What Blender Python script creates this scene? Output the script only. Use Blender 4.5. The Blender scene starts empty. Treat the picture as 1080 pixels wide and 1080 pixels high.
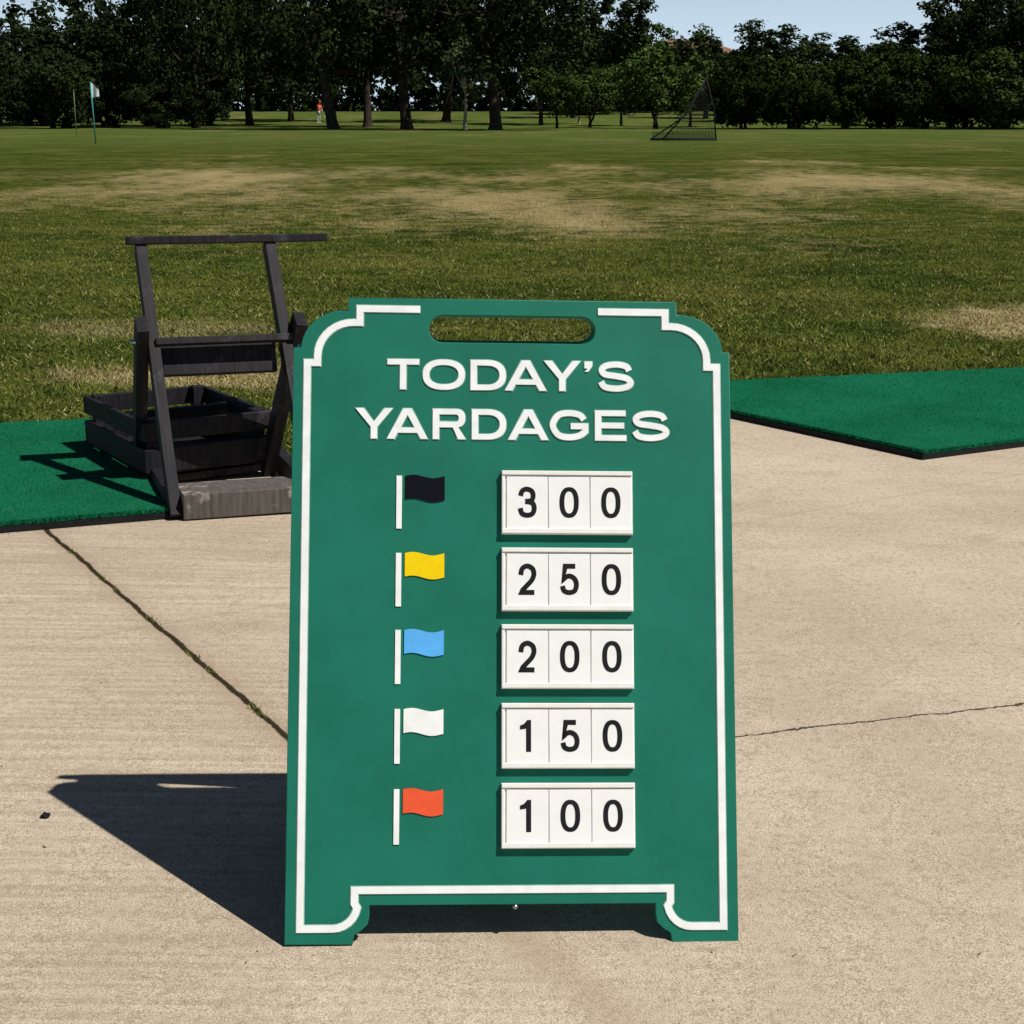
import bpy, math, random, bmesh
import numpy as np
from mathutils import Vector, Matrix, Euler
random.seed(3)
S=bpy.context.scene
S.view_settings.view_transform='Standard'; S.view_settings.look='None'; S.view_settings.exposure=0
R=math.radians
COL=S.collection

# ---------------------------------------------------------------- helpers
def smooth(a,b,x):
    t=max(0,min(1,(x-a)/(b-a))); return t*t*(3-2*t)
def gz(x,y):
    x=max(-4,min(4,x))
    return -0.014*x*(1-smooth(4.5,13,y))
def empty(name,loc,rot=(0,0,0)):
    o=bpy.data.objects.new(name,None); o.location=loc; o.rotation_euler=rot; o.empty_display_size=.1
    COL.objects.link(o); return o
def link(name,me,parent=None,mat=None,loc=(0,0,0),rot=(0,0,0)):
    o=bpy.data.objects.new(name,me); COL.objects.link(o); o.location=loc; o.rotation_euler=rot
    if mat is not None:
        me.materials.clear(); me.materials.append(mat)
    if parent: o.parent=parent
    return o
def mesh_np(name,V,F):
    me=bpy.data.meshes.new(name); V=np.asarray(V,dtype=np.float32); F=np.asarray(F,dtype=np.int32)
    k=F.shape[1]
    me.vertices.add(len(V)); me.vertices.foreach_set('co',V.ravel())
    me.loops.add(F.size); me.loops.foreach_set('vertex_index',F.ravel())
    me.polygons.add(len(F)); me.polygons.foreach_set('loop_start',np.arange(0,F.size,k,dtype=np.int32))
    me.polygons.foreach_set('loop_total',np.full(len(F),k,dtype=np.int32))
    me.update(calc_edges=True); return me
def box(name,c,s,mat,parent=None,rot=(0,0,0),bev=.002):
    x,y,z=[v/2 for v in s]
    V=[(-x,-y,-z),(x,-y,-z),(x,y,-z),(-x,y,-z),(-x,-y,z),(x,-y,z),(x,y,z),(-x,y,z)]
    F=[(0,3,2,1),(4,5,6,7),(0,1,5,4),(1,2,6,5),(2,3,7,6),(3,0,4,7)]
    me=bpy.data.meshes.new(name); me.from_pydata(V,[],F)
    o=link(name,me,parent,mat,c,rot)
    if bev>0:
        m=o.modifiers.new('b','BEVEL'); m.width=bev; m.segments=2
    return o
def beam(name,p0,p1,w,d,mat,parent=None,hint=(1,0,0),bev=.002):
    p0=Vector(p0);p1=Vector(p1); z=(p1-p0); L=z.length; z.normalize()
    x=Vector(hint); x=(x-z*x.dot(z)).normalized(); y=z.cross(x)
    M=Matrix((x,y,z)).transposed()
    return box(name,(p0+p1)/2,(w,d,L),mat,parent,M.to_euler(),bev)
def tube_geo(path,radii,n=6):
    V=[];F=[]
    for i,(p,r) in enumerate(zip(path,radii)):
        p=Vector(p)
        a=Vector(path[min(i+1,len(path)-1)])-Vector(path[max(i-1,0)]); a.normalize()
        h=Vector((1,0,0)) if abs(a.x)<.8 else Vector((0,1,0))
        x=(h-a*h.dot(a)).normalized(); y=a.cross(x)
        for k in range(n):
            t=2*math.pi*k/n; V.append(tuple(p+x*math.cos(t)*r+y*math.sin(t)*r))
    for i in range(len(path)-1):
        for k in range(n):
            F.append((i*n+k,i*n+(k+1)%n,(i+1)*n+(k+1)%n,(i+1)*n+k))
    return V,F
def tube(name,path,r,mat,parent=None,n=10):
    if not hasattr(r,'__len__'): r=[r]*len(path)
    V,F=tube_geo(path,r,n); m=len(path)
    F=F+[tuple(range(n-1,-1,-1)),tuple(range((m-1)*n,m*n))]
    me=bpy.data.meshes.new(name); me.from_pydata(V,[],F)
    for p in me.polygons: p.use_smooth=True
    return link(name,me,parent,mat)
def curve_mesh(name,loops,depth,bev=0.0):
    cu=bpy.data.curves.new(name,'CURVE'); cu.dimensions='2D'; cu.fill_mode='BOTH'
    cu.extrude=max(depth/2-bev,0); cu.bevel_depth=bev; cu.bevel_resolution=1
    for L in loops:
        s=cu.splines.new('POLY'); s.points.add(len(L)-1)
        for i,p in enumerate(L): s.points[i].co=(p[0],p[1],0,1)
        s.use_cyclic_u=True
    o=bpy.data.objects.new(name,cu); COL.objects.link(o)
    dg=bpy.context.evaluated_depsgraph_get(); dg.update()
    me=bpy.data.meshes.new_from_object(o.evaluated_get(dg))
    bpy.data.objects.remove(o); return me

# ---------------------------------------------------------------- lettering (own outlines)
def sup(cx,cy,rx,ry,a0,a1,n=20,p=2.35):
    o=[]
    for i in range(n+1):
        a=R(a0+(a1-a0)*i/n); c,s=math.cos(a),math.sin(a)
        o.append((cx+rx*math.copysign(abs(c)**(2/p),c),cy+ry*math.copysign(abs(s)**(2/p),s)))
    return o
def catmull(P,n=6):
    P=[Vector((p[0],p[1])) for p in P]; o=[]
    for i in range(len(P)-1):
        a=P[max(i-1,0)];b=P[i];c=P[i+1];d=P[min(i+2,len(P)-1)]
        for k in range(n):
            t=k/n; o.append(tuple(.5*((2*b)+(c-a)*t+(2*a-5*b+4*c-d)*t*t+(3*b-a-3*c+d)*t**3)))
    o.append(tuple(P[-1])); return o
def stroke_sides(pts,wd):
    L=[];Q=[];n=len(pts)
    for i in range(n):
        p=Vector(pts[i][:2])
        d0=(p-Vector(pts[i-1][:2])).normalized() if i>0 else None
        d1=(Vector(pts[i+1][:2])-p).normalized() if i<n-1 else None
        if d0 is None: d0=d1
        if d1 is None: d1=d0
        m=(d0+d1).normalized(); nn=Vector((-m.y,m.x)); k=1/max(.45,nn.dot(Vector((-d0.y,d0.x))))
        L.append(p+nn*wd/2*k); Q.append(p-nn*wd/2*k)
    return L,Q
def stroke_mesh(name,pts,wd,th):
    """solid ribbon following pts, built as quads (centred on z=0)"""
    L,Q=stroke_sides(pts,wd); n=len(pts); V=[];F=[]
    for z in (th/2,-th/2):
        V+=[(p.x,p.y,z) for p in L]+[(p.x,p.y,z) for p in Q]
    o=2*n
    for i in range(n-1):
        F.append((i,n+i,n+i+1,i+1)); F.append((o+i,o+i+1,o+n+i+1,o+n+i))
        F.append((i,i+1,o+i+1,o+i)); F.append((n+i,o+n+i,o+n+i+1,n+i+1))
    F.append((0,o,o+n,n)); F.append((n-1,2*n-1,o+2*n-1,o+n-1))
    me=bpy.data.meshes.new(name); me.from_pydata(V,[],F); me.update(); return me
def glyph(ch,w,h,s):
    v=s*.88
    def ins(P): return [(s/2+a*(w-s),s/2*.95+b*(h-s*.95)) for a,b in P]
    if ch=='T': return [[[(w/2-s/2,0),(w/2+s/2,0),(w/2+s/2,h-v),(w,h-v),(w,h),(0,h),(0,h-v),(w/2-s/2,h-v)]]]
    if ch in 'O0':
        return [[sup(w/2,h/2,w/2,h/2,0,360,48)[:-1],sup(w/2,h/2,w/2-s,h/2-v,0,360,48)[:-1]]]
    if ch=='D':
        rx=min(w*.62,h*.62)
        return [[[(0,0)]+sup(w-rx,h/2,rx,h/2,-90,90,24)+[(0,h)],[(s,v)]+sup(w-rx,h/2,rx-s,h/2-v,-90,90,24)+[(s,h-v)]]]
    if ch=='A':
        a=w/2-.62*s; m=a/h; b=1.16*s; c0=.2*h;c1=c0+.82*s
        return [[[(0,0),(a,h),(w-a,h),(w,0),(w-b,0),(w-b-m*c0,c0),(b+m*c0,c0),(b,0)],[(b+m*c1,c1),(w-b-m*c1,c1),(w/2,(w/2-b)/m)]]]
    if ch=='Y': return [[[(0,h),(w/2-s/2,.39*h),(w/2-s/2,0),(w/2+s/2,0),(w/2+s/2,.39*h),(w,h),(w-1.25*s,h),(w/2,.57*h),(1.25*s,h)]]]
    if ch=='E':
        q=h/2
        return [[[(0,0),(w,0),(w,v),(s,v),(s,q-v/2),(w*.93,q-v/2),(w*.93,q+v/2),(s,q+v/2),(s,h-v),(w*.98,h-v),(w*.98,h),(0,h)]]]
    if ch=='R':
        yb=.39*h; rb=(h-yb)/2; cx=w*.97-rb
        return [[[(0,0),(0,h)]+sup(cx,yb+rb,rb,rb,90,-78,16)+[(w,0),(w-1.25*s,0),(w*.60,yb),(s,yb),(s,0)],
                 [(s,yb+v)]+sup(cx,yb+rb,rb-s,rb-v,-90,90,14)+[(s,h-v)]]]
    if ch=='S': return [(catmull(ins([(.95,.74),(.84,.93),(.5,1),(.16,.93),(.03,.76),(.14,.59),(.5,.52),(.86,.43),(1,.25),(.86,.07),(.5,0),(.13,.07),(0,.28)])),s*.94)]
    if ch=='G': return [(catmull(ins([(.96,.72),(.83,.92),(.5,1),(.17,.90),(0,.5),(.17,.1),(.5,0),(.82,.07),(1,.25)]))+ins([(1,.46),(.55,.46)]),s*.94)]
    if ch=='\u2019': return [[[(0,h*.99),(w,h*.99),(w,h*.83),(w*.55,h*.66),(w*.05,h*.64),(w*.42,h*.76),(0,h*.76)]]]
    if ch=='1': return [[[(.48*w,0),(.48*w+s,0),(.48*w+s,h),(.48*w+.22*s,h),(w*.32,h*.88),(0,.82*h),(0,.70*h),(.48*w,.73*h)]]]
    if ch=='2': return [(catmull(ins([(.03,.66),(.14,.90),(.5,1),(.86,.90),(.97,.70),(.82,.47),(.45,.25),(.18,.10)]))+ins([(.10,0),(1,0)]),s)]
    if ch=='3': return [(catmull(ins([(.02,.74),(.14,.93),(.47,1),(.82,.92),(.92,.75),(.80,.57),(.36,.53)])),s),
                        (catmull(ins([(.36,.53),(.86,.47),(1,.26),(.86,.06),(.48,0),(.12,.07),(0,.27)])),s)]
    if ch=='5': return [(ins([(.92,1),(.20,1)])+catmull(ins([(.08,.50),(.28,.60),(.58,.62),(.88,.51),(1,.30),(.87,.07),(.48,0),(.12,.07),(0,.25)])),s)]
def letter(name,ch,x0,x1,y0,y1,s,mat,par,z,th,e=0.0):
    w=x1-x0+2*e; h=y1-y0+2*e
    for i,part in enumerate(glyph(ch,w,h,s+2*e)):
        me=stroke_mesh(name,part[0],part[1],th) if isinstance(part,tuple) else curve_mesh(name,part,th)
        for v in me.vertices: v.co.x+=x0-e; v.co.y+=y0-e; v.co.z+=z+th/2+.0001*i
        link(name,me,par,mat)

# ---------------------------------------------------------------- material helpers
class NT:
    def __init__(s,name,diffuse=False):
        s.m=bpy.data.materials.new(name); s.m.use_nodes=True; s.t=s.m.node_tree; s.b=s.t.nodes['Principled BSDF']
        if diffuse:
            out=s.t.nodes['Material Output']; s.t.nodes.remove(s.b); s.b=s.n('ShaderNodeBsdfDiffuse'); s.l(s.b.outputs[0],out.inputs[0])
        s.bc=s.b.inputs[0]
        s.geo=s.n('ShaderNodeNewGeometry'); s.pos=s.geo.outputs['Position']
    def n(s,k): return s.t.nodes.new(k)
    def l(s,a,b): s.t.links.new(a,b)
    def put(s,sock,v):
        if isinstance(v,bpy.types.NodeSocket): s.l(v,sock)
        else: sock.default_value=v
    def math(s,op,a,b=0.0):
        n=s.n('ShaderNodeMath'); n.operation=op
        s.put(n.inputs[0],a); s.put(n.inputs[1],b)
        return n.outputs[0]
    def noise(s,scale,detail=3,rough=.55,vec=None,stretch=None):
        v=vec if vec is not None else s.pos
        if stretch:
            m=s.n('ShaderNodeMapping'); m.inputs['Scale'].default_value=stretch[0:3]
            if len(stretch)>3: m.inputs['Rotation'].default_value=(0,0,stretch[3])
            s.l(v,m.inputs['Vector']); v=m.outputs[0]
        n=s.n('ShaderNodeTexNoise'); n.inputs['Scale'].default_value=scale; n.inputs['Detail'].default_value=detail
        n.inputs['Roughness'].default_value=rough
        s.l(v,n.inputs['Vector']); return n.outputs['Fac']
    def ramp(s,f,a,b,c0=0.0,c1=1.0):
        n=s.n('ShaderNodeMapRange'); n.interpolation_type='SMOOTHSTEP'
        s.put(n.inputs['Value'],f); n.inputs['From Min'].default_value=a; n.inputs['From Max'].default_value=b
        n.inputs['To Min'].default_value=c0; n.inputs['To Max'].default_value=c1
        return n.outputs[0]
    def mix(s,f,a,b,mode='MIX'):
        n=s.n('ShaderNodeMix'); n.data_type='RGBA'; n.blend_type=mode
        s.put(n.inputs[0],f)
        for sk,v in ((n.inputs[6],a),(n.inputs[7],b)):
            if isinstance(v,bpy.types.NodeSocket): s.l(v,sk)
            else: sk.default_value=(*v[:3],1)
        return n.outputs[2]
    def bump(s,h,strength=.3,dist=.002):
        n=s.n('ShaderNodeBump'); n.inputs['Strength'].default_value=strength; n.inputs['Distance'].default_value=dist
        s.l(h,n.inputs['Height']); s.l(n.outputs[0],s.b.inputs['Normal'])
    def obj(s): return s.n('ShaderNodeTexCoord').outputs['Object']
    def sep(s,v=None):
        n=s.n('ShaderNodeSeparateXYZ'); s.l(v if v is not None else s.pos,n.inputs[0]); return n.outputs
def simple(name,c,rough=.6,var=.15,scale=30,bump=.15,bd=.001,spec=.4,metal=0):
    t=NT(name); o=t.obj()
    f=t.noise(scale,3,.6,o)
    c2=tuple(min(1,x*(1+var)) for x in c); c1=tuple(x*(1-var) for x in c)
    t.l(t.mix(t.ramp(f,.3,.7),c1,c2),t.bc)
    t.b.inputs['Roughness'].default_value=rough; t.b.inputs['Specular IOR Level'].default_value=spec; t.b.inputs['Metallic'].default_value=metal
    if bump>0: t.bump(t.noise(scale*8,1,.6,o),bump,bd)
    return t.m

J=(-.29,2.507); J1=(-1.202,4.07); J2=(.99,2.92)
def concrete_mat():
    t=NT('broomed_concrete',True)
    fine=t.noise(400,2,.7); mid=t.noise(70,4,.7); big=t.noise(1.1,4,.6); stain=t.noise(4.5,5,.68)
    broom=t.noise(55,3,.6,stretch=(.035,1,1,R(-18)))
    x,y,_=t.sep()
    c=t.mix(t.ramp(big,.3,.7),(.46,.375,.28),(.61,.51,.395))
    c=t.mix(t.ramp(stain,.50,.75,0,.6),c,(.37,.29,.20))
    c=t.mix(t.ramp(t.noise(23,3,.6),.64,.74,0,.35),c,(.30,.235,.165))
    left=t.ramp(x,.6,-.8,.15,.5)
    c=t.mix(t.math('MULTIPLY',t.ramp(broom,.38,.62),left),c,(.33,.265,.19))
    c=t.mix(t.ramp(mid,.3,.55,.55,0),c,(.28,.215,.15))
    c=t.mix(t.ramp(fine,.54,.64,0,.85),c,(.19,.14,.095))
    c=t.mix(t.ramp(fine,.41,.31,0,.85),c,(.82,.73,.60))
    wn=t.noise(7,5,.72)
    wob=t.math('MULTIPLY',t.math('SUBTRACT',wn,.5),.024)
    wob2=t.math('MULTIPLY',t.math('SUBTRACT',wn,.5),.06)
    def line(A,B,w,wb,lim):
        dx,dy=B[0]-A[0],B[1]-A[1]; L=math.hypot(dx,dy); dx/=L;dy/=L
        d=t.math('ADD',t.math('MULTIPLY',x,-dy),t.math('MULTIPLY',y,dx)); d=t.math('ADD',d,dy*A[0]-dx*A[1])
        d=t.math('ABSOLUTE',t.math('ADD',d,wb))
        m=t.ramp(d,w*.5,w*1.25,1,0)
        al=t.math('ADD',t.math('MULTIPLY',x,dx),t.math('MULTIPLY',y,dy)); al=t.math('GREATER_THAN',al,dx*A[0]+dy*A[1])
        return (t.math('MULTIPLY',m,al) if lim else m), d
    j1,d1=line(J,J1,.0072,wob,True)
    j2,d2=line(J,J2,.0030,wob2,True)
    j3,_=line((.2,4.0),(1.5,4.9),.006,wob,False)
    soft=t.ramp(d1,.0,.06,.5,0)
    c=t.mix(soft,c,(.33,.25,.17))
    c=t.mix(t.math('MULTIPLY',j3,.18),c,(.2,.15,.1))
    c=t.mix(j1,c,(.035,.028,.015))
    jj2=t.math('MULTIPLY',j2,t.ramp(stain,.3,.5,.35,.95))
    c=t.mix(jj2,c,(.06,.045,.03))
    t.l(c,t.bc)
    h=t.math('ADD',t.math('MULTIPLY',mid,.7),t.math('MULTIPLY',fine,.6))
    h=t.math('SUBTRACT',h,t.math('MULTIPLY',t.math('MAXIMUM',j1,jj2),2.5))
    t.bump(h,.7,.0035); return t.m

def grass_mat(name,blade):
    t=NT(name,True); x,y,_=t.sep()
    n1=t.noise(.55,4,.65); n2=t.noise(3.5,5,.7)
    c=t.mix(t.ramp(n2,.3,.7),(.036,.060,.010),(.130,.150,.028))
    c=t.mix(t.ramp(n1,.45,.70,0,.6),c,(.21,.195,.050))
    c=t.mix(t.ramp(n1,.48,.32,0,.6),c,(.022,.042,.008))  # dark blotches painted into the colour as shadow mottling on the grass
    if not blade:
        n3=t.noise(30,4,.75)
        c=t.mix(t.ramp(n3,.38,.66,0,.6),c,(.018,.030,.006))
    else: n3=n2
    nb=t.noise(.42,5,.65,stretch=(.55,.20,1))
    band=t.math('MULTIPLY',t.ramp(y,11,19),t.ramp(y,24,44,1,0))
    d=t.math('ADD',t.math('MULTIPLY',band,.33),t.math('MULTIPLY',t.math('SUBTRACT',nb,.5),1.7)); d=t.math('ADD',d,t.math('MULTIPLY',t.math('SUBTRACT',n2,.5),1.0))
    dry=t.ramp(d,.14,.55)
    def spot(cx,cy,rx,ry,a):
        q=t.math('ADD',t.math('POWER',t.math('ABSOLUTE',t.math('DIVIDE',t.math('SUBTRACT',x,cx),rx)),2),t.math('POWER',t.math('ABSOLUTE',t.math('DIVIDE',t.math('SUBTRACT',y,cy),ry)),2))
        q=t.math('ADD',q,t.math('MULTIPLY',t.math('SUBTRACT',n2,.5),2.8))
        return t.ramp(q,.2,1.5,a,0)
    for a in ((3.0,8.9,.75,.75,.75),(-1.15,6.8,.8,.35,.6),(-1.9,8.4,.7,.4,.3)):
        dry=t.math('MAXIMUM',dry,spot(*a))
    dc=t.mix(t.ramp(n2,.35,.65),(.55,.44,.23),(.36,.27,.12))
    c=t.mix(t.math('MULTIPLY',dry,.9),c,dc)
    far=t.mix(t.ramp(nb,.4,.65),(.080,.120,.027),(.135,.145,.045))
    c=t.mix(t.ramp(y,38,70,0,.6),c,far)
    if blade:
        rnd=t.geo.outputs['Random Per Island']
        c=t.mix(t.ramp(rnd,0,1,0,.5),c,(.17,.20,.04))
        c=t.mix(t.ramp(rnd,.88,.94,0,.75),c,(.44,.37,.18))
        c=t.mix(t.math('MULTIPLY',dry,.6),c,dc)
    t.l(c,t.bc)
    if not blade: t.bump(n3,1,.05)
    return t.m

def turf_mat():
    t=NT('artificial_turf',True)
    f=t.noise(330,2,.8); b=t.noise(2.2,4,.6); m=t.noise(22,3,.6)
    c=t.mix(t.ramp(f,.33,.66),(.002,.060,.026),(.018,.22,.105))
    c=t.mix(t.ramp(b,.35,.7,0,.45),c,(.004,.07,.033))
    c=t.mix(t.ramp(m,.58,.72,0,.35),c,(.05,.18,.08))
    t.l(c,t.bc)
    t.bump(f,.9,.006); return t.m
def leaf_mat(name,a,b,c3,ov=.4):
    t=NT(name,True); rnd=t.geo.outputs['Random Per Island']
    c=t.mix(t.ramp(rnd,.1,.6),a,b); c=t.mix(t.ramp(rnd,.7,1,0,.8),c,c3)
    oi=t.n('ShaderNodeObjectInfo').outputs['Random']
    c=t.mix(t.math('MULTIPLY',oi,ov),c,tuple(v*.45 for v in a))
    t.l(c,t.bc); return t.m
def sign_mat():
    t=NT('sign_green_plastic'); o=t.obj()
    g=t.noise(900,1,.6,o); b=t.noise(7,4,.6,o); s=t.noise(60,4,.7,o)
    c=t.mix(t.ramp(b,.3,.7),(.004,.125,.078),(.006,.160,.102))
    c=t.mix(t.ramp(g,.4,.62,0,.35),c,(.022,.21,.148))
    c=t.mix(t.ramp(s,.62,.75,0,.3),c,(.055,.24,.175))
    t.l(c,t.bc); t.b.inputs['Roughness'].default_value=.5; t.b.inputs['Specular IOR Level'].default_value=.25
    t.bump(g,.35,.0006); return t.m

M_conc=concrete_mat(); M_grass=grass_mat('mown_grass',False); M_blade=grass_mat('grass_blades',True); M_turf=turf_mat()
M_sign=sign_mat()
M_white=simple('routed_white_plastic',(.84,.86,.84),.5,.05,40,.1)
M_tile=simple('white_tile',(.86,.86,.84),.4,.03,20,.03)
M_cream=simple('cream_rail',(.82,.81,.76),.45,.05,40,.05)
M_digit=simple('black_print',(.014,.014,.016),.7,.2,40,0,spec=.1)
M_black=simple('flag_black',(.003,.003,.008),.7,.1,40,.05,spec=.1)
M_yel=simple('flag_yellow',(.85,.60,.0),.5,.05,40,.05,spec=.2)
M_blue=simple('flag_blue',(.10,.42,.85),.5,.05,40,.05,spec=.2)
M_red=simple('flag_red',(.80,.10,.035),.5,.05,40,.05,spec=.2)
M_rubber=simple('black_rubber',(.010,.010,.011),.8,.3,60,.4,.002,.2)
M_steel=simple('steel',(.45,.45,.45),.35,.1,60,0,metal=1)
M_bark=simple('bark',(.045,.034,.026),.9,.4,3,.5,.03,.1)
M_barkpale=simple('pale_bark',(.30,.25,.19),.9,.3,3,.5,.03)
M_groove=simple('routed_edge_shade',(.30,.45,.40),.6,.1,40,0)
def wood_mat(name,a,b):
    t=NT(name); o=t.obj()
    g=t.noise(14,4,.65,o,stretch=(6,6,.6)); w=t.noise(9,4,.7,o)
    c=t.mix(t.ramp(g,.3,.7),a,b); c=t.mix(t.ramp(w,.56,.68,0,.7),c,tuple(min(1,v*3.2) for v in b))
    t.l(c,t.bc); t.b.inputs['Roughness'].default_value=.65; t.b.inputs['Specular IOR Level'].default_value=.25
    t.bump(g,.4,.002); return t.m
M_wood=wood_mat('weathered_black_paint',(.006,.005,.007),(.017,.015,.018))
M_woodg=wood_mat('grey_weathered_timber',(.07,.062,.055),(.13,.115,.10))

# ---------------------------------------------------------------- camera, light, sky
cam=bpy.data.cameras.new('camera'); co=bpy.data.objects.new('camera',cam); COL.objects.link(co)
cam.sensor_width=36; cam.lens=36*1700/1080; cam.clip_start=.05; cam.clip_end=5000
co.location=(0,0,1.09); co.rotation_euler=(R(90-13.94),0,0); S.camera=co
sd=Vector((-.60,.268,-1)).normalized()
sl=bpy.data.lights.new('sun','SUN'); so=bpy.data.objects.new('sun',sl); COL.objects.link(so)
sl.energy=5.0; sl.angle=R(.5); sl.color=(1,.965,.90); so.rotation_euler=sd.to_track_quat('-Z','Y').to_euler(); so.location=(6,-3,10)
w=bpy.data.worlds.new('World'); S.world=w; w.use_nodes=True; nt=w.node_tree
sky=nt.nodes.new('ShaderNodeTexSky'); sky.sky_type='NISHITA'; sky.sun_disc=False
sky.sun_elevation=math.asin(-sd.z); sky.sun_rotation=math.atan2(-sd.x,-sd.y); sky.air_density=.6; sky.dust_density=.3; sky.ozone_density=2
tc=nt.nodes.new('ShaderNodeTexCoord'); sp=nt.nodes.new('ShaderNodeSeparateXYZ'); nt.links.new(tc.outputs['Generated'],sp.inputs[0])
mr=nt.nodes.new('ShaderNodeMapRange'); mr.interpolation_type='SMOOTHSTEP'; nt.links.new(sp.outputs[2],mr.inputs['Value'])
mr.inputs['From Min'].default_value=.03; mr.inputs['From Max'].default_value=.16; mr.inputs['To Min'].default_value=1; mr.inputs['To Max'].default_value=0
mx=nt.nodes.new('ShaderNodeMix'); mx.data_type='RGBA'; nt.links.new(mr.outputs[0],mx.inputs[0]); nt.links.new(sky.outputs[0],mx.inputs[6]); mx.inputs[7].default_value=(11.5,14.5,17,1)
nt.links.new(mx.outputs[2],nt.nodes['Background'].inputs[0]); nt.nodes['Background'].inputs[1].default_value=.05

# ---------------------------------------------------------------- ground
def fz(x,y):
    z=gz(x,y)-.022
    z+=.03*math.sin(x*.21+1)*smooth(9,20,y)*math.cos(y*.17)
    z+=1.3*smooth(118,190,y)
    return z
xs=[-1500,-600,-250,-120,-60]+[i*3. for i in range(-12,13)]+[60,120,250,600,1500]
xs=sorted(set(xs+[i*.5 for i in range(-10,11)]))
ys=[-300,-60,-10,0,2,3,4]+[4.5+i*.4 for i in range(28)]+[16+i*2 for i in range(30)]+[80,90,100,110,120,130,140,150,160,170,180,190,220,300,500,900,1800]
V=[(x,y,fz(x,y)) for y in ys for x in xs]; nx=len(xs)
F=[(j*nx+i,j*nx+i+1,(j+1)*nx+i+1,(j+1)*nx+i) for j in range(len(ys)-1) for i in range(nx-1)]
link('grass_field',mesh_np('grass_field',V,F),None,M_grass)

def drape_poly(name,poly,thick,mat,lift=0.0,step=.25):
    bm=bmesh.new(); vs=[bm.verts.new((p[0],p[1],0)) for p in poly]; bm.faces.new(vs)
    x0,x1=min(p[0] for p in poly),max(p[0] for p in poly); y0,y1=min(p[1] for p in poly),max(p[1] for p in poly)
    y=y0+step
    while y<y1:
        bmesh.ops.bisect_plane(bm,geom=bm.verts[:]+bm.edges[:]+bm.faces[:],plane_co=(0,y,0),plane_no=(0,1,0)); y+=step
    x=x0+step
    while x<x1:
        bmesh.ops.bisect_plane(bm,geom=bm.verts[:]+bm.edges[:]+bm.faces[:],plane_co=(x,0,0),plane_no=(1,0,0)); x+=step
    be=[e for e in bm.edges if e.is_boundary]
    r=bmesh.ops.extrude_edge_only(bm,edges=be)
    low={v for v in r['geom'] if isinstance(v,bmesh.types.BMVert)}
    for v in bm.verts:
        v.co.z=gz(v.co.x,v.co.y)+lift+(0 if v in low else thick)
    bmesh.ops.recalc_face_normals(bm,faces=bm.faces[:])
    me=bpy.data.meshes.new(name); bm.to_mesh(me); bm.free()
    o=link(name,me,None,mat)
    if sum(p.normal.z for p in me.polygons)<0: me.flip_normals()
    return o
conc=[(-8,-4),(8,-4),(8,8.2),(3.4,7.3),(.5,6.35),(.25,6.15),(-.72,4.98),(-1.45,4.75),(-3,4.2),(-8,2.6)]
drape_poly('concrete_pavement',conc,.06,M_conc,lift=-.06,step=.5)
matR=[(1.346,5.17),(3.95,6.72),(3.25,7.34),(.399,6.40)]
matL=[(-3.2,3.27),(-.895,4.275),(-1.39,5.58),(-3.6,4.82)]
rng=np.random.default_rng(5)
def inpoly(X,Y,poly):
    r=np.zeros(len(X),bool); n=len(poly)
    for i in range(n):
        x1,y1=poly[i]; x2,y2=poly[(i+1)%n]
        c=((y1>Y)!=(y2>Y))&(X<(x2-x1)*(Y-y1)/((y2-y1) if y2!=y1 else 1e-9)+x1); r^=c
    return r
def blades(name,X,Y,Z,h,wd,mat,rng,lean=.5,parent=None):
    n=len(X); a=rng.uniform(0,2*np.pi,n); la=rng.uniform(0,2*np.pi,n); lm=rng.uniform(0,lean,n)*h
    dx=np.cos(a)*wd/2; dy=np.sin(a)*wd/2
    V=np.empty((n,3,3),np.float32)
    V[:,0]=np.stack([X-dx,Y-dy,Z],1); V[:,1]=np.stack([X+dx,Y+dy,Z],1)
    V[:,2]=np.stack([X+np.cos(la)*lm,Y+np.sin(la)*lm,Z+h],1)
    return link(name,mesh_np(name,V.reshape(-1,3),np.arange(n*3).reshape(-1,3)),parent,mat)
def turf_mat_obj(poly):
    cx=sum(p[0] for p in poly)/4; cy=sum(p[1] for p in poly)/4
    o=drape_poly('golf_mat',poly,.016,M_rubber,lift=.001,step=.5)
    inner=[(cx+(p[0]-cx)*.992,cy+(p[1]-cy)*.992) for p in poly]
    q=drape_poly('turf',inner,.012,M_turf,lift=.0185,step=.5); q.parent=o
    X=[];Y=[]
    for i in range(4):
        a=inner[i]; b=inner[(i+1)%4]; n=2200; s=rng.uniform(0,1,n)
        X+=list(a[0]+(b[0]-a[0])*s+rng.normal(0,.004,n)); Y+=list(a[1]+(b[1]-a[1])*s+rng.normal(0,.004,n))
    # worn pile over the whole mat
    n=26000; s=rng.uniform(0,1,n); t=rng.uniform(0,1,n); P=[np.array(p) for p in inner]
    Q=((1-s)*(1-t))[:,None]*P[0]+(s*(1-t))[:,None]*P[1]+(s*t)[:,None]*P[2]+((1-s)*t)[:,None]*P[3]
    X=np.concatenate([np.array(X),Q[:,0]]); Y=np.concatenate([np.array(Y),Q[:,1]])
    hh=np.concatenate([rng.uniform(.005,.014,8800),rng.uniform(.009,.015,n)])
    blades('turf_fibres',X,Y,np.array([gz(p,q_) for p,q_ in zip(X,Y)])+.024,hh,rng.uniform(.002,.005,len(X)),M_turf,rng,1.2,o)
turf_mat_obj(matR); turf_mat_obj(matL)
N=400000
Y=4.4+24*(1-np.sqrt(1-rng.uniform(0,1,N)**1.1)); X=rng.uniform(-1,1,N)*(.36*Y+.5)
keep=~(inpoly(X,Y,conc)|inpoly(X,Y,matR)|inpoly(X,Y,matL)); X=X[keep];Y=Y[keep]
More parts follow.
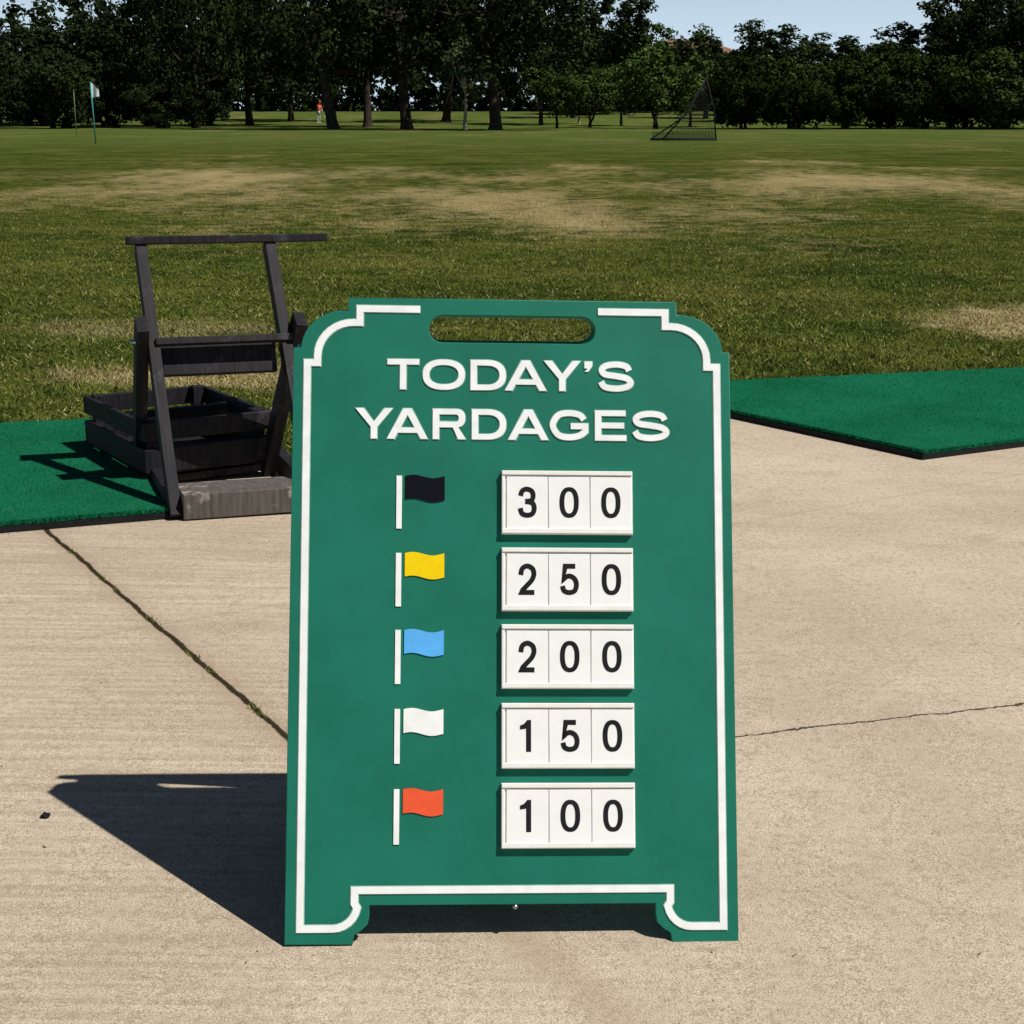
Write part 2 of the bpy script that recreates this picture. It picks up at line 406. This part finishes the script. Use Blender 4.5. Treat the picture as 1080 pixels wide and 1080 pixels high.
gzv=np.array([fz(x,y) for x,y in zip(X,Y)])
clump=.5+.5*np.sin(X*7.1+2*np.sin(Y*3.3))*np.sin(Y*6.3+1.7*np.sin(X*4.1))
H=rng.uniform(.006,.022,len(X))*(.6+.7*clump)
blades('grass_blades',X,Y,gzv,H,rng.uniform(.004,.009,len(X)),M_blade,rng,2.0)
n=500; s=rng.uniform(0,1,n); jx=J[0]+(J1[0]-J[0])*s+rng.normal(0,.004,n); jy=J[1]+(J1[1]-J[1])*s+rng.normal(0,.004,n)
k=np.sin(s*37)+np.sin(s*91+2)>.6
blades('joint_weeds',jx[k],jy[k],np.array([gz(a,b)for a,b in zip(jx[k],jy[k])]),rng.uniform(.004,.012,k.sum()),rng.uniform(.002,.004,k.sum()),M_blade,rng,1.5)

# ---------------------------------------------------------------- sandwich board
LEAN=20.6
sign=empty('sandwich_board_sign',(0.0015,1.971,.002),(0,R(1.15),R(3.0)))
def arc(cx,cy,r,a0,a1,n=10,ry=None):
    ry=ry or r
    return [(cx+r*math.cos(R(a0+(a1-a0)*i/n)),cy+ry*math.sin(R(a0+(a1-a0)*i/n))) for i in range(n+1)]
HW=.306
left=[(-HW,0),( -HW,.814),(-.296,.814)]+arc(-.238,.814,.058,180,90,10,.053)+[(-.231,.867),(-.231,.886)]
top=left[1:]
right=[(-x,y) for x,y in reversed(top)]
footr=[(.217,0),(.215,.012)]+[(.205,.018),(.197,.026),(.195,.036),(.195,.0517)]
footl=[(-x,y) for x,y in reversed(footr)]
outline=[(-HW,0)]+top+right+[(HW,0)]+footr+footl
slot=arc(.117-.0205,.844,.0205,-90,90,10)+arc(-.120+.0205,.844,.0205,90,270,10)
TH=.013
def panel(name,par):
    me=curve_mesh(name,[outline,slot],TH,.0012)
    for v in me.vertices: v.co.z-=TH/2
    return link(name,me,par,M_sign)
fp=empty('front',(0,0,0),(R(90-LEAN),0,0)); fp.parent=sign
panel('front_panel',fp)
tl=.886; ty=math.sin(R(LEAN))*tl; tz=math.cos(R(LEAN))*tl
rl=12.5
rp=empty('rear',(0,ty+.030+math.sin(R(rl))*tl,tz-math.cos(R(rl))*tl-.003),(R(90+rl),0,0)); rp.parent=sign
rme=bpy.data.objects['front_panel'].data.copy()
for v in rme.vertices: v.co.z+=TH
link('rear_panel',rme,rp,M_sign)
for sx in (-.17,.17):
    box('hinge',(sx,ty+.021,tz-.014),(.05,.010,.02),M_steel,sign,bev=.0005)
beam('spreader_bar',(-.24,.12,.26),(-.24,.43,.26),.004,.018,M_steel,sign)
beam('spreader_bar',(.24,.12,.26),(.24,.43,.26),.004,.018,M_steel,sign)
tube('bolt',[(0.003,.047,-TH-.002),(0.003,.047,-.001)],.0035,M_steel,fp)

def strip(name,pts,wd,mat,z0=.0002,th=.0011):
    me=stroke_mesh(name,pts,wd,th)
    for v in me.vertices: v.co.z+=z0+th/2
    return link(name,me,fp,mat)
bx=.2865; LW=.0095
bl=[(-.131,.871),(-.2155,.871),(-.2155,.851),(-.224,.851)]+arc(-.224,.803,.050,90,180,9,.048)[1:]+[(-.274,.793),(-.288,.793),(-bx,.020)]
bl+=[(-.243,.020)]+arc(-.243,.053,.033,-90,-10,6,.033)[1:]+[(-.214,.053),(-.214,.0705)]
br=[(-x,y) for x,y in bl]; br[0]=(.120,.871)
full=bl+list(reversed(br))
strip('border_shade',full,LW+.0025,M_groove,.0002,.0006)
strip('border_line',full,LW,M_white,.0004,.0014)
T1=[('T',408,441),('O',445,489),('D',495,532),('A',531,575),('Y',572,611),('\u2019',615,623),('S',629,667)]
T2=[('Y',374,413),('A',407,450),('R',455,490),('D',496,532),('A',534,577),('G',578,619),('E',626,659),('S',665,705)]
for L,f,y0,y1 in ((T1,lambda u:-.1765+(u-408)*.001338,.7566,.7996),(T2,lambda u:-.219+(u-375)*.00133,.6866,.7294)):
    for ch,a,b in L:
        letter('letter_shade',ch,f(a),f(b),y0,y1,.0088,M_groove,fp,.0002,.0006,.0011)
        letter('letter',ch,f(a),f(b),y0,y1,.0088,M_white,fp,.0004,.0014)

rows=[(.6428,.5536,'300',M_black),(.5351,.4469,'250',M_yel),(.4289,.3404,'200',M_blue),(.3211,.2321,'150',M_white),(.2129,.1249,'100',M_red)]
PX0,PX1=-.0165,.1665
for i,(t_,b_,num,fm) in enumerate(rows):
    cy=(t_+b_)/2; hh=t_-b_
    h=empty('number_holder',(0,0,0)); h.parent=fp
    box('back_plate',((PX0+PX1)/2,cy,.0025),(PX1-PX0,hh,.005),M_cream,h,bev=.0006)
    box('rail',((PX0+PX1)/2,t_-.0035,.0072),(PX1-PX0-.001,.006,.004),M_cream,h,bev=.0008)
    box('rail',((PX0+PX1)/2,b_+.0045,.0072),(PX1-PX0-.001,.007,.004),M_cream,h,bev=.0008)
    box('end_stop',(PX0+.0025,cy,.0068),(.004,hh-.016,.003),M_cream,h,bev=.0006)
    tw=(PX1-PX0-.008)/3
    for k,ch in enumerate(num):
        cx=PX0+.0065+tw*(k+.5)
        rz=[.0,.006,-.006,.004,-.004,.009][(i*2+k*5)%6]
        box('number_tile',(cx,cy-.0005,.0062),(tw-.0013,hh-.0165,.0022),M_tile,h,(0,0,rz),.0004)
        wd={'1':.0175,'0':.027}.get(ch,.0262); ox=-.0015 if ch=='1' else 0
        letter('digit',ch,cx-wd/2+ox,cx+wd/2+ox,cy-.0215,cy+.0215,.0068,M_digit,h,.0073,.0004)
    ft=t_-.008; px=-.1585
    loop=[(px-.0038,ft-.074),(px+.0038,ft-.074),(px+.0038,ft),(px-.0038,ft)]
    me=curve_mesh('pole',[loop],.0012)
    for v in me.vertices: v.co.z+=.001
    link('flag_pole',me,fp,M_white)
    x0,x1=-.150,-.0955
    def wave(t): return .0024*math.sin(t*2*math.pi*1.0+.3)
    up=[(x0+(x1-x0)*q/16,ft-.001+wave(q/16)) for q in range(17)]
    dn=[(x0+(x1-x0)*q/16,ft-.0335+wave(q/16)-.001*q/16) for q in range(17)]
    me=curve_mesh('flag',[up+dn[::-1]],.0012)
    for v in me.vertices: v.co.z+=.001
    link('flag_shape',me,fp,fm)

# ---------------------------------------------------------------- bag stand
st=empty('golf_bag_stand',(-.889,4.235,.016),(0,R(.4),R(19)))
beam('long_leg',(-.018,.03,.0),(-.028,.495,.700),.032,.05,M_wood,st)
beam('long_leg',(.362,.03,.0),(.345,.495,.700),.032,.05,M_wood,st)
beam('short_leg',(-.056,.58,.0),(-.056,.29,.50),.034,.07,M_wood,st)
beam('short_leg',(.322,.52,.0),(.392,.29,.50),.034,.07,M_wood,st)
box('top_bar',(.225,.505,.713),(.58,.085,.022),M_wood,st,(R(-6),0,0))
box('cross_board',(.162,.33,.385),(.325,.03,.085),M_wood,st,(R(-20),0,0))
box('cross_rail',(.18,.30,.445),(.40,.03,.02),M_wood,st,(R(-20),0,0))
box('base_board',(.28,.075,.035),(.56,.15,.07),M_woodg,st)
box('side_runner',(-.018,.34,.03),(.036,.48,.06),M_wood,st)
box('side_runner',(.375,.40,.03),(.036,.48,.06),M_wood,st)
for p in ((-.037,.32,.445),(.33,.3,.445)):
    tube('bolt',[(p[0]-.0,p[1],p[2]),(p[0]-.05,p[1],p[2])],.008,M_steel,st)
cr=empty('wooden_crate',(-1.063,4.62,.048),(0,0,R(32)))
cw,cd,ch=.37,.53,.170
for (x,y) in ((0.02,.02),(cw-.02,.02),(.02,cd-.02),(cw-.02,cd-.02)):
    box('corner_post',(x,y,ch/2),(.035,.035,ch),M_wood,cr)
for z,hh in ((.05,.07),(.137,.055)):
    box('slat',(cw/2,-.009,z),(cw+.035,.016,hh),M_wood,cr); box('slat',(cw/2,cd+.009,z),(cw+.035,.016,hh),M_wood,cr)
    box('slat',(-.009,cd/2,z),(.016,cd,hh),M_wood,cr); box('slat',(cw+.009,cd/2,z),(.016,cd,hh),M_wood,cr)
box('bottom',(cw/2,cd/2,.012),(cw-.005,cd-.005,.014),M_wood,cr)
box('divider',(cw/2,cd*.55,.12),(cw,.03,.05),M_wood,cr)
box('foot',(cw*.5,.03,-.012),(cw,.05,.022),M_wood,cr); box('foot',(cw*.5,cd-.03,-.012),(cw,.05,.022),M_wood,cr)
bm=bmesh.new(); bmesh.ops.create_icosphere(bm,subdivisions=2,radius=.007)
for v in bm.verts: v.co*=random.uniform(.6,1.3); v.co.z*=.6
me=bpy.data.meshes.new('pebble'); bm.to_mesh(me); bm.free(); link('pebble',me,None,M_rubber,(-.735,2.350,.014))
# scattered grit and dry clippings on the slab, one object
n=260; gx=rng.uniform(-1.6,1.7,n); gy=rng.uniform(1.4,5.0,n)
kk=inpoly(gx,gy,conc); gx=gx[kk];gy=gy[kk]
blades('ground_litter',gx,gy,np.array([gz(a,b) for a,b in zip(gx,gy)])+.0005,rng.uniform(.001,.004,len(gx)),rng.uniform(.002,.005,len(gx)),M_bark,rng,3.0)

# ---------------------------------------------------------------- far range items
def PX(u,Y): return (u-540)*Y/1748
M_cloth=simple('white_cloth',(.8,.8,.78),.7,.03,5,0)
fl=empty('golf_flag',(PX(100,57),57,-.02))
M_teal=simple('teal_pole',(.03,.30,.28),.4,.1,5,0)
tube('pole',[(0,0,0),(-.06,0,2.1)],.022,M_teal,fl)
me=bpy.data.meshes.new('flag'); V=[];F=[]
for i in range(9):
    s_=i/8; V+= [(-.06+.27*s_,.03*math.sin(s_*6),2.1-.25*s_),(-.055+.27*s_,.03*math.sin(s_*6+.5),1.58+.05*s_)]
for i in range(8): F.append((2*i,2*i+1,2*i+3,2*i+2))
me.from_pydata(V,[],F); link('flag',me,fl,M_cloth)
y2=empty('marker_pole',(PX(80,75),75,0)); M_yp=simple('weathered_pole',(.22,.20,.10),.5,.1,5,0)
tube('pole',[(0,0,0),(.0,0,2.0)],.014,M_yp,y2); tube('cap',[(0,0,2.0),(0,0,2.06)],[.025,.015],M_yp,y2)
net=empty('golf_practice_net',(PX(722,64),64,0))
P=[(-1.2,0,.05),(1.25,0,.05),(1.25,1.1,.05),(-1.2,1.1,.05)]
for i in range(4): tube('base_tube',[P[i],P[(i+1)%4]],.035,M_rubber,net)
A=(-.85,0,.05);B=(.85,.5,2.35);Cc=(1.25,.2,.05)
tube('arm',[A,(.1,.2,1.05),B],.03,M_rubber,net); tube('arm',[Cc,(1.15,.3,1.2),B],.03,M_rubber,net); tube('arm',[P[3],(.05,.9,.9),B],.03,M_rubber,net)
nv=[];nf=[]
def wire(p,q,r=.006):
    V_,F_=tube_geo([p,q],[r,r],4); o=len(nv); nv.extend(V_); nf.extend([tuple(a+o for a in f) for f in F_])
for k in range(1,16):
    t_=k/16
    p=Vector(A).lerp(Vector(B),t_*.7); q=Vector(Cc).lerp(Vector(B),t_*.7); wire(p,q)
    wire(Vector(A).lerp(Vector(Cc),t_),Vector(B),.006)
for k in range(1,12):
    t_=k/12
    wire(Vector(P[0]).lerp(Vector(P[1]),t_),Vector(P[3]).lerp(Vector(P[2]),t_)+Vector((0,0,.35)))
    wire(Vector(P[0]).lerp(Vector(P[3]),t_)+Vector((0,0,.3*t_)),Vector(P[1]).lerp(Vector(P[2]),t_)+Vector((0,0,.3*t_)))
me=bpy.data.meshes.new('netting'); me.from_pydata(nv,[],nf); link('netting',me,net,M_rubber)

def golfer(name,x,y,shirt,pants,face):
    e=empty(name,(x,y,fz(x,y)),(0,0,R(face)))
    M_s=simple('shirt',shirt,.8,.1,5,0); M_p=simple('trousers',pants,.8,.1,5,0); M_k=simple('skin',(.45,.27,.19),.6,.1,5,0)
    def skin(nm,verts,edges,rad,mat,root=0):
        me=bpy.data.meshes.new(nm); me.from_pydata(verts,edges,[]); o=link(nm,me,e,mat)
        m=o.modifiers.new('s','SKIN')
        for i,r in enumerate(rad): me.skin_vertices[0].data[i].radius=(r,r)
        me.skin_vertices[0].data[root].use_root=True
        o.modifiers.new('u','SUBSURF').levels=1; o.modifiers['u'].render_levels=1
    skin('legs',[(0,0,.95),(.1,0,.9),(.13,-.03,.5),(.15,.0,.08),(.15,-.14,.04),(-.1,0,.9),(-.13,-.03,.5),(-.15,.0,.08),(-.15,-.14,.04)],
         [(0,1),(1,2),(2,3),(3,4),(0,5),(5,6),(6,7),(7,8)],[.13,.1,.07,.05,.045,.1,.07,.05,.045],M_p)
    skin('torso',[(0,0,.98),(0,-.05,1.2),(0,-.12,1.42),(.19,-.12,1.42),(.2,-.22,1.2),(-.19,-.12,1.42),(-.2,-.22,1.2)],
         [(0,1),(1,2),(2,3),(3,4),(2,5),(5,6)],[.15,.15,.13,.075,.05,.075,.05],M_s)
    skin('arms_hands',[(.2,-.22,1.2),(.06,-.38,.98),(0.02,-.40,.92)],[(0,1),(1,2)],[.045,.035,.04],M_k)
    skin('arm',[(-.2,-.22,1.2),(-.06,-.38,1.0),(-.02,-.40,.94)],[(0,1),(1,2)],[.045,.035,.04],M_k)
    skin('head',[(0,-.13,1.48),(0,-.15,1.55),(0,-.18,1.66),(0,-.18,1.72)],[(0,1),(1,2),(2,3)],[.055,.06,.1,.07],M_k)
    tube('cap',[(0,-.18,1.70),(0,-.18,1.76),(0,-.18,1.80)],[.115,.10,.04],M_s,e)
    tube('club',[(0,-.40,.98),(0.02,-.95,.03)],.012,M_steel,e); box('club_head',(.02,-.98,.03),(.08,.05,.04),M_rubber,e)
golfer('golfer',PX(336,135),135,(.7,.12,.05),(.5,.5,.48),60)

# ---------------------------------------------------------------- trees
M_leaf1=leaf_mat('foliage_dark',(.010,.018,.007),(.024,.038,.012),(.055,.072,.024))
M_leafb=leaf_mat('foliage_hedge',(.016,.030,.008),(.038,.060,.014),(.085,.11,.03),.7)
M_leaf2=leaf_mat('foliage_mid',(.026,.052,.012),(.055,.092,.022),(.12,.15,.04),.3)
M_leaf3=leaf_mat('foliage_olive',(.045,.06,.025),(.08,.10,.045),(.14,.15,.075))
def leafcloud(C,CR,nleaf,ls,r,flat=.75,up=.4):
    n=len(C); tot=n*nleaf
    d=r.normal(0,1,(tot,3)); d/=np.linalg.norm(d,axis=1)[:,None]
    rr=r.uniform(0,1,tot)**(1/2.2)
    cid=np.repeat(np.arange(n),nleaf)
    off=d*(rr*CR[cid])[:,None]; off[:,2]*=flat
    P=C[cid]+off
    nn=d+r.normal(0,.55,(tot,3)); nn[:,2]+=up; nn/=np.linalg.norm(nn,axis=1)[:,None]
    h=r.normal(0,1,(tot,3)); t1=np.cross(nn,h); t1/=np.linalg.norm(t1,axis=1)[:,None]; t2=np.cross(nn,t1)
    s1=(ls*r.uniform(.5,1.2,tot))[:,None]; s2=s1*r.uniform(.45,.8,tot)[:,None]
    V=np.stack([P-t1*s1,P-t2*s2,P+t1*s1,P+t2*s2],1).reshape(-1,3)
    return V,np.arange(tot*4).reshape(-1,4)
def tree_mesh(name,seed,H,Rr,cb,ncl,nleaf,ls,crad,leafm,barkm=M_bark,tr=.28,stems=1,shape='round',leanx=0):
    r=np.random.default_rng(seed)
    d=r.normal(0,1,(ncl,3)); d/=np.linalg.norm(d,axis=1)[:,None]
    rad=r.uniform(.12,1,ncl)**(1/2.4)
    C=d*rad[:,None]; lob=1+.25*np.sin(3*np.arctan2(C[:,1],C[:,0])+seed)+.15*np.sin(5*C[:,2]*2+seed)
    C[:,0]*=Rr*lob; C[:,1]*=Rr*lob; C[:,2]*=(H-cb)/2
    C[:,2]+=(H+cb)/2
    if shape=='bush': C[:,2]=np.abs(C[:,2])
    if shape=='weep':
        k=r.uniform(0,1,ncl)<.32; a=r.uniform(0,6.28,ncl)
        C[k,0]=np.cos(a[k])*Rr*r.uniform(.75,1.1,k.sum()); C[k,1]=np.sin(a[k])*Rr*r.uniform(.75,1.1,k.sum()); C[k,2]=r.uniform(cb-.5,cb+(H-cb)*.5,k.sum())
    C[:,0]+=leanx
    CR=crad*r.uniform(.55,1.3,ncl)
    V,F=leafcloud(C,CR,nleaf,ls,r)
    TV=[];TF=[]
    def add(path,rd,n=7):
        v,f=tube_geo(path,rd,n); o=len(TV); TV.extend(v); TF.extend([tuple(a+o for a in q) for q in f])
    for s in range(stems):
        lx=leanx+r.uniform(-.8,.8)*(.7+.9*(stems>1)); ly=r.uniform(-.6,.6)
        mid=(lx*.5+r.uniform(-.2,.2),ly*.5,cb*.7+.4); top=(lx*1.3,ly*1.3,cb+(H-cb)*.45)
        b0=(r.uniform(-.15,.15)*stems,r.uniform(-.15,.15),-.3)
        add([b0,(b0[0]+lx*.15,b0[1],.5),mid,((mid[0]+top[0])/2,(mid[1]+top[1])/2,(mid[2]+top[2])/2),top],[tr*1.5,tr,tr*.8,tr*.6,tr*.3],8)
        idx=r.choice(ncl,min(ncl,16),replace=False)
        for i in idx:
            c=C[i]; t=r.uniform(.0,.8); b=np.array(mid)*(1-t)+np.array(top)*t
            m=(b+c)/2+np.array([0,0,-.3]); add([tuple(b),tuple(m),tuple(c)],[tr*.45,tr*.27,tr*.06],5)
    nv=len(V); V=np.vstack([V,np.array(TV,dtype=np.float32)]); F=np.vstack([F,np.array(TF)+nv])
    me=mesh_np(name,V,F); me.materials.append(leafm); me.materials.append(barkm)
    mi=np.zeros(len(F),np.int32); mi[-len(TF):]=1; me.polygons.foreach_set('material_index',mi); return me
T_big=[tree_mesh('oak%d'%i,10+i,14.5,6.2,4.5+.2*i,120,130,.19,1.35,M_leaf1,tr=.44,stems=1,shape='weep',leanx=[0,-1.4,.8][i]) for i in range(3)]
T_low=[tree_mesh('oaklow%d'%i,60+i,12.5,5.5,2.6,110,130,.20,1.35,M_leaf1,tr=.32,stems=1+i,shape='weep') for i in range(2)]
T_tall=tree_mesh('tall',71,11,2.2,3.5,45,110,.17,.8,M_leaf1,tr=.2)
T_mid=[tree_mesh('mid%d'%i,20+i,6.0,2.7+.5*i,1.4-.6*i,50,150,.15,.8,M_leaf2,tr=.13,stems=1+i) for i in range(2)]
T_olv=[tree_mesh('olv%d'%i,30+i,5.6,1.4,1.6,26,100,.13,.55,M_leaf3,M_barkpale,tr=.11,stems=1) for i in range(1)]
T_bush=[tree_mesh('bush%d'%i,40+i,5.6,3.4,.2,90,160,.15,.85,M_leafb,tr=.12,stems=3,shape='bush') for i in range(3)]
T_bushd=tree_mesh('bushd',44,5.6,3.6,.2,90,150,.16,.85,M_leaf1,tr=.12,stems=3,shape='bush')
def place(name,me,u,Y,sc=1,sz=None,rot=None):
    x=PX(u,Y); o=bpy.data.objects.new(name,me); COL.objects.link(o); o.location=(x,Y,fz(x,Y)-.02)
    o.scale=(sc,sc,sz or sc); o.rotation_euler=(0,0,rot if rot is not None else random.uniform(0,6.28)); return o
for u,Y_,m,sc,sz,ro in ((160,126,T_low[0],.85,.92,None),(262,128,T_low[1],.85,.95,None),(352,108,T_big[1],.85,.88,0),(386,122,T_big[0],.7,.85,None),(430,110,T_big[2],.85,.95,None),(521,105,T_big[0],.92,.92,2),(572,132,T_low[0],.55,.8,None),(470,140,T_big[1],.8,.85,2.5),(1052,120,T_low[1],.7,.82,None),(1125,112,T_low[0],.95,1.0,None),(305,142,T_low[0],.8,.9,None),(105,138,T_low[1],.6,.72,None),(205,116,T_low[0],.6,1.0,None)):
    place('oak_tree',m,u,Y_,sc,sz,ro)
for u,Y_,sc,sz in ((28,132,1.2,.72),(78,136,1.3,.80),(605,150,1.2,1.0),(660,160,1.3,1.15),(742,150,1.2,.72),(812,140,1.3,.80),(878,150,1.5,.72),(962,128,1.5,.78),(1002,124,1.2,.98)):
    place('tall_tree',T_tall,u,Y_,sc,sz)
for u,Y_,k,sc in ((588,112,0,.72),(622,120,1,.72),(655,128,0,.82),(692,112,1,.98),(728,122,0,.85),(640,165,0,1.5),(695,170,1,1.5),(775,160,0,1.1),(905,160,0,1.2)):
    place('round_tree',T_mid[k],u,Y_,sc)
place('olive_tree',T_olv[0],492,103,1.0); place('olive_tree',T_olv[0],610,135,.9)
for u,Y_,m,sc,sz in ((-5,118,T_bushd,1.0,.95),(55,112,T_bushd,.9,.85),(110,118,T_bushd,.95,.9),(-60,120,T_bushd,1,1.1),(165,114,T_bushd,.7,.60),(210,118,T_bushd,.75,.66),(30,128,T_bushd,1.2,1.1),
    (785,112,T_bush[0],.9,.84),(838,116,T_bush[1],1.05,.92),(888,112,T_bush[0],.8,.78),(932,116,T_bush[1],1.05,1.0),(978,111,T_bush[2],.9,.86),(1020,114,T_bush[1],.95,.98),(1062,108,T_bush[2],1,.9),(1115,112,T_bush[1],1,1.0)):
    place('large_shrub',m,u,Y_,sc,sz)
r=np.random.default_rng(77)
C=[];CRr=[]
for x in np.arange(-110,112,1.2):
    u=540+x/178*1748
    top=10+2.0*math.sin(x*.13)+1.5*math.sin(x*.37+1)
    if 560<u<1000: top=5.3+1.3*math.sin(x*.3)+.9*math.sin(x*.7)
    for q in range(14):
        zz=fz(x,178)+ (q/13)**1.3*top
        C.append((x+r.normal(0,1.0),178+r.uniform(-3,5),zz)); CRr.append(r.uniform(.9,1.7))
C=np.array(C,dtype=float); V,F=leafcloud(C,np.array(CRr),34,.42,r)
link('distant_treeline',mesh_np('distant_treeline',V,F),None,M_leaf1)

hs=empty('tile_roof_house',(PX(722,188),188,1.0),(0,0,R(12)))
M_wall=simple('stucco_wall',(.45,.36,.26),.9,.1,1,.2); M_roof=simple('clay_tile_roof',(.22,.11,.07),.8,.25,3,.5,.02); M_glass=simple('window_glass',(.03,.04,.05),.1,.1,1,0)
box('walls',(0,0,3.2),(9,8,6.4),M_wall,hs,bev=.02)
me=bpy.data.meshes.new('roof'); me.from_pydata([(-5,-4.6,6.4),(5,-4.6,6.4),(5,4.6,6.4),(-5,4.6,6.4),(-2,0,8.0),(2,0,8.0)],[],[(0,1,5,4),(1,2,5),(2,3,4,5),(3,0,4),(3,2,1,0)]); link('roof',me,hs,M_roof)
for sx in (-3,0,3):
    for z in (1.6,4.8): box('window',(sx,-4.01,z),(1.3,.08,1.4),M_glass,hs,bev=0)
box('chimney',(2.6,1,7.6),(.8,.8,1.5),M_wall,hs,bev=.02)
print('done')
